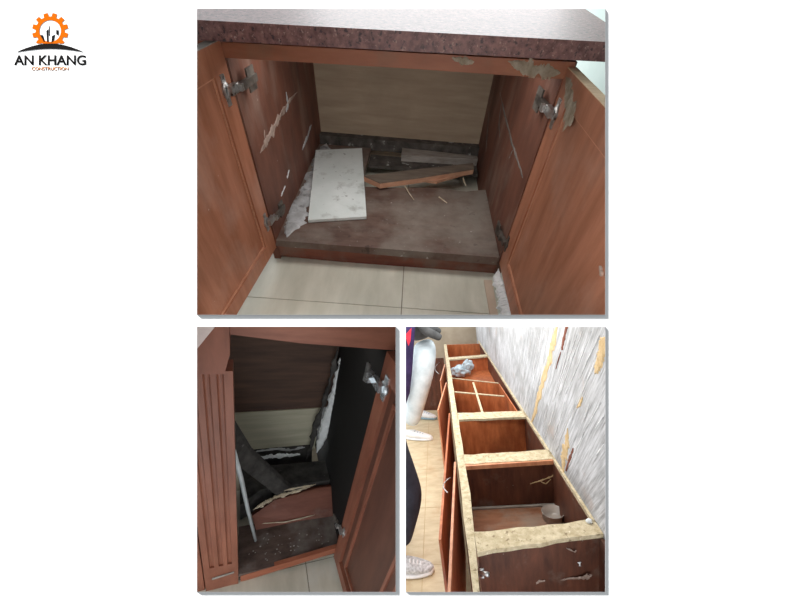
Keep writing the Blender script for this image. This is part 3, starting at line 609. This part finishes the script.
# pale smears on the partitions
def psm(px, y, m, seed, h=0.002): MB(B_).crust([(P(B_,a,c,1,y),wd) for a,c,wd in px], (0,-1,0), h, seed, 5, 0.8).out('plaster_smear', m, row)
psm([(530,484,0.006),(540,481,0.010),(548,478,0.008),(556,474,0.012),(560,470,0.006)], 0.032, 'tan_mortar', 91)
psm([(541,482,0.004),(546,484,0.006),(551,479,0.004)], 0.032, 'tan_mortar', 92)
psm([(525,588,0.008),(535,583,0.016),(545,580,0.012)], -0.60, 'plaster_smear', 93)
psm([(560,580,0.006),(575,578,0.010),(588,577,0.022),(592,575,0.010)], -0.585, 'plaster_smear', 94)
psm([(566,548,0.004),(575,552,0.008),(576,550,0.004)], -0.585, 'plaster_smear', 95)
psm([(579.5,562,0.010),(580,566,0.008)], -0.578, 'plaster_white', 96)

# things lying in the cells
c0 = P(B_,553,519,2,-0.31)
cup = MB(B_).lathe(c0, [(0.052,0.0),(0.056,0.004),(0.060,0.05),(0.062,0.052),(0.058,0.052),(0.054,0.008),(0.02,0.006)], 32).out('plastic_tub', 'cup_plastic', smooth=True)
tag(cup, 'round translucent plastic tub in the nearest cabinet cell', 'tub')
c1 = P(B_,544.5,499.5,2,-0.30)
tag(MB(B_).blob(c1+Vector((0,0,0.012)), (0.014,0.014,0.012), 0.4, 2, 3, 2).out('plaster_crumb', 'plaster_white', smooth=True), 'small white plaster crumb behind the plastic tub', 'plaster')
tag(MB(B_).blob(P(B_,589,521,2,0.008), (0.014,0.012,0.009), 0.3, 2, 3, 4).out('plaster_crumb', 'plaster_white', smooth=True), 'white plaster crumb on the near chipboard strip by the wall', 'plaster')
c2 = P(B_,463,371,1,2.45)
bag = thing('plastic_bag', B_, c2 - Vector((0,0,0.06)), 'crumpled pale blue plastic bag in a far cabinet cell', 'bag')
MB(B_).box(0.004,XW-0.016,1.90,2.66,c2.z-0.096,c2.z-0.08).out('cell_floor', 'br_wood', row)
MB(B_).blob(c2 + Vector((-0.04,0,0)), (0.12,0.08,0.075), 0.4, 2.2, 4, 5).out('bag_body', 'bag_plastic', bag, True)
MB(B_).blob(c2 + Vector((0.06,0,0.05)), (0.07,0.05,0.09), 0.45, 2.2, 4, 8).out('bag_neck', 'bag_plastic', bag, True)

# ---- people
def skin_mesh(fr, verts, edges, radii, sub=2):
    me = bpy.data.meshes.new('tmp'); me.from_pydata([Vector(v) for v in verts], edges, [])
    ob = bpy.data.objects.new('tmp', me); COL.objects.link(ob)
    m = ob.modifiers.new('s','SKIN'); m.use_smooth_shade = True
    for i, r_ in enumerate(radii):
        me.skin_vertices[0].data[i].radius = (r_, r_) if not isinstance(r_, tuple) else r_
    me.skin_vertices[0].data[0].use_root = True
    s = ob.modifiers.new('u','SUBSURF'); s.levels = sub; s.render_levels = sub
    dg = bpy.context.evaluated_depsgraph_get(); ev = bpy.data.meshes.new_from_object(ob.evaluated_get(dg))
    bpy.data.objects.remove(ob); b = MB(fr); b.bm.from_mesh(ev); return b
def shoe(fr, par, heel, toe, wd, hh, um, sm, lm=None):
    heel, toe = Vector(heel), Vector(toe); d = toe-heel; ln = d.length; d.normalize(); a = d.cross(Vector((0,0,1))).normalized(); zz = Vector((0,0,1))
    W_ = lambda t: wd*(0.36+0.14*math.sin(PI*min(1,t*1.15)))*math.sqrt(max(0.02, 1-((t-0.5)*2)**6))
    def loft(h0, h1, k, name, m, p):
        b = MB(fr); rings = []; n = 14
        for i in range(13):
            t = i/12; top = h1(t); bot = h0(t); w_ = W_(t)*k; c = heel + d*ln*(t*(0.94+0.06*k)); rg = []
            for j in range(n):
                an = 2*PI*j/n; y = math.cos(an); z = math.sin(an)
                rg.append(b.bm.verts.new(c + a*w_*math.copysign(abs(y)**0.6, y) + zz*((top+bot)/2 + (top-bot)/2*math.copysign(abs(z)**0.7, z))))
            rings.append(rg)
        for i in range(12):
            for j in range(n): b.bm.faces.new((rings[i][j], rings[i][(j+1)%n], rings[i+1][(j+1)%n], rings[i+1][j]))
        b.bm.faces.new(rings[0][::-1]); b.bm.faces.new(rings[-1]); return b.out(name, m, p, True)
    up = lambda t: hh*(1.0 if t < 0.35 else 1.0-0.55*((t-0.35)/0.65)**0.9)
    s = loft(lambda t: 0.022, up, 0.94, 'shoe', um, par)
    loft(lambda t: 0.0, lambda t: 0.034 if t < 0.8 else 0.034+0.02*(t-0.8), 1.06, 'sole', sm, s)
    for k in range(4):
        t = 0.40+0.09*k; c = heel + d*ln*t; z = up(t)+0.004
        MB(fr).tube([c - a*W_(t)*0.55 + zz*(z-0.014), c + zz*z, c + a*W_(t)*0.55 + zz*(z-0.014)], 0.004, 6).out('lace', lm or sm, s, True)
    return s
# person in white trousers at the far end
p1 = thing('person', B_, (-0.42,2.1,GB), 'person in loose white trousers and purple jacket standing beside the cabinet row', 'person')
hp = P(B_,426,352,1,2.08); kn = P(B_,421.5,378,1,2.05); an = P(B_,410.5,426,1,2.03)
hp2 = hp + Vector((-0.02,0.16,0)); kn2 = P(B_,416,372,1,2.30); an2 = P(B_,417,409,1,2.45)
pel = (hp+hp2)/2 + Vector((0,0,0.08))
skin_mesh(B_, [pel,hp,kn,an,hp2,kn2,an2,pel+Vector((0,0,0.08))], [(0,1),(1,2),(2,3),(0,4),(4,5),(5,6),(0,7)], [0.15,0.15,0.145,0.105,0.13,0.12,0.09,0.14]).out('trousers', 'trouser_white', p1, True)
ch = pel + Vector((-0.05,0,0.42)); nk = ch + Vector((0,0,0.16)); hd = nk + Vector((0.02,0,0.13))
skin_mesh(B_, [pel+Vector((0.02,-0.03,0.06)),pel+Vector((-0.02,0,0.2)),ch,ch+Vector((0,-0.18,0.06)),ch+Vector((0.08,-0.22,-0.22)),ch+Vector((0.26,-0.18,-0.34)),ch+Vector((0,0.18,0.06)),ch+Vector((0.08,0.22,-0.22)),ch+Vector((0.26,0.18,-0.34))],
          [(0,1),(1,2),(2,3),(3,4),(4,5),(2,6),(6,7),(7,8)], [0.19,0.17,0.14,0.075,0.06,0.045,0.075,0.06,0.045]).out('shirt', 'shirt_grey', p1, True)
skin_mesh(B_, [nk-Vector((0,0,0.08)),nk,hd-Vector((0,0,0.03)),hd+Vector((0,0,0.09))], [(0,1),(1,2),(2,3)], [0.06,0.055,0.085,0.08]).out('head', 'skin', p1, True)
MB(B_).blob(hd+Vector((-0.015,0,0.07)), (0.105,0.095,0.10), 0.08, 3, 3).out('hair', 'hair', p1, True)
jk = [P(B_,408,322,1,1.92), P(B_,406.5,345,1,1.92), P(B_,405.5,370,1,1.92), P(B_,404,392,1,1.92), P(B_,402.5,404,1,1.92)]
MB(B_).tube(jk, [0.085,0.085,0.08,0.07,0.04], 14, flat=0.6, up=(0,1,0)).out('jacket', 'jacket_purple', p1, True)
MB(B_).prism([P(B_,406,334,1,1.84), P(B_,411.5,328,1,1.84), P(B_,410.5,341,1,1.84), P(B_,408.5,346,1,1.84), P(B_,405.5,337,1,1.84)], (0,0.01,0)).out('red_patch', 'red_cloth', p1)
shoe(B_, p1, P(B_,405,438,2,GB), P(B_,433,440,2,GB), 0.12, 0.11, 'shoe_white', 'shoe_white', 'shoe_blue')
shoe(B_, p1, P(B_,415,417,2,GB), P(B_,437,419.5,2,GB), 0.12, 0.11, 'shoe_white', 'shoe_blue', 'shoe_blue')
# person in dark trousers nearer
p2 = thing('person', B_, (-0.47,0.15,GB), 'person in black trousers and grey knit sneaker at the left edge', 'person')
hp = Vector((-0.475,0.24,0.10)); kn = Vector((-0.375,0.20,-0.31)); an = Vector((-0.500,0.13,-0.66))
hp2 = hp + Vector((-0.06,0.20,0.0)); kn2 = Vector((-0.50,0.46,-0.36)); an2 = Vector((-0.66,0.46,-0.70)); pel = (hp+hp2)/2 + Vector((-0.02,0,0.09))
skin_mesh(B_, [pel,hp,kn,an,hp2,kn2,an2,pel+Vector((0,0,0.08))], [(0,1),(1,2),(2,3),(0,4),(4,5),(5,6),(0,7)], [0.13,0.11,0.092,0.075,0.11,0.08,0.07,0.13]).out('trousers', 'trouser_dark', p2, True)
ch = pel + Vector((0.02,0,0.40)); nk = ch + Vector((0.02,0,0.16)); hd = nk + Vector((0.03,0,0.13))
skin_mesh(B_, [pel+Vector((0,0,0.05)),pel+Vector((0,0,0.2)),ch,ch+Vector((0,-0.18,0.06)),ch+Vector((-0.02,-0.24,-0.2)),ch+Vector((0.12,-0.22,-0.38)),ch+Vector((0,0.18,0.06)),ch+Vector((-0.02,0.24,-0.2)),ch+Vector((0.12,0.22,-0.38))],
          [(0,1),(1,2),(2,3),(3,4),(4,5),(2,6),(6,7),(7,8)], [0.14,0.14,0.13,0.07,0.055,0.04,0.07,0.055,0.04]).out('shirt', 'shirt_grey', p2, True)
skin_mesh(B_, [nk-Vector((0,0,0.08)),nk,hd-Vector((0,0,0.03)),hd+Vector((0,0,0.09))], [(0,1),(1,2),(2,3)], [0.06,0.055,0.085,0.08]).out('head', 'skin', p2, True)
MB(B_).blob(hd+Vector((-0.015,0,0.07)), (0.105,0.095,0.10), 0.08, 3, 3).out('hair', 'hair', p2, True)
shoe(B_, p2, P(B_,397,573,2,GB), P(B_,434.5,571,2,GB), 0.125, 0.105, 'shoe_knit', 'shoe_white', 'shoe_white')
shoe(B_, p2, (-0.70,0.46,GB), (-0.44,0.44,GB), 0.11, 0.10, 'shoe_knit', 'shoe_white', 'shoe_white')

for o in bpy.data.objects:
    if '_base' in o: del o['_base']
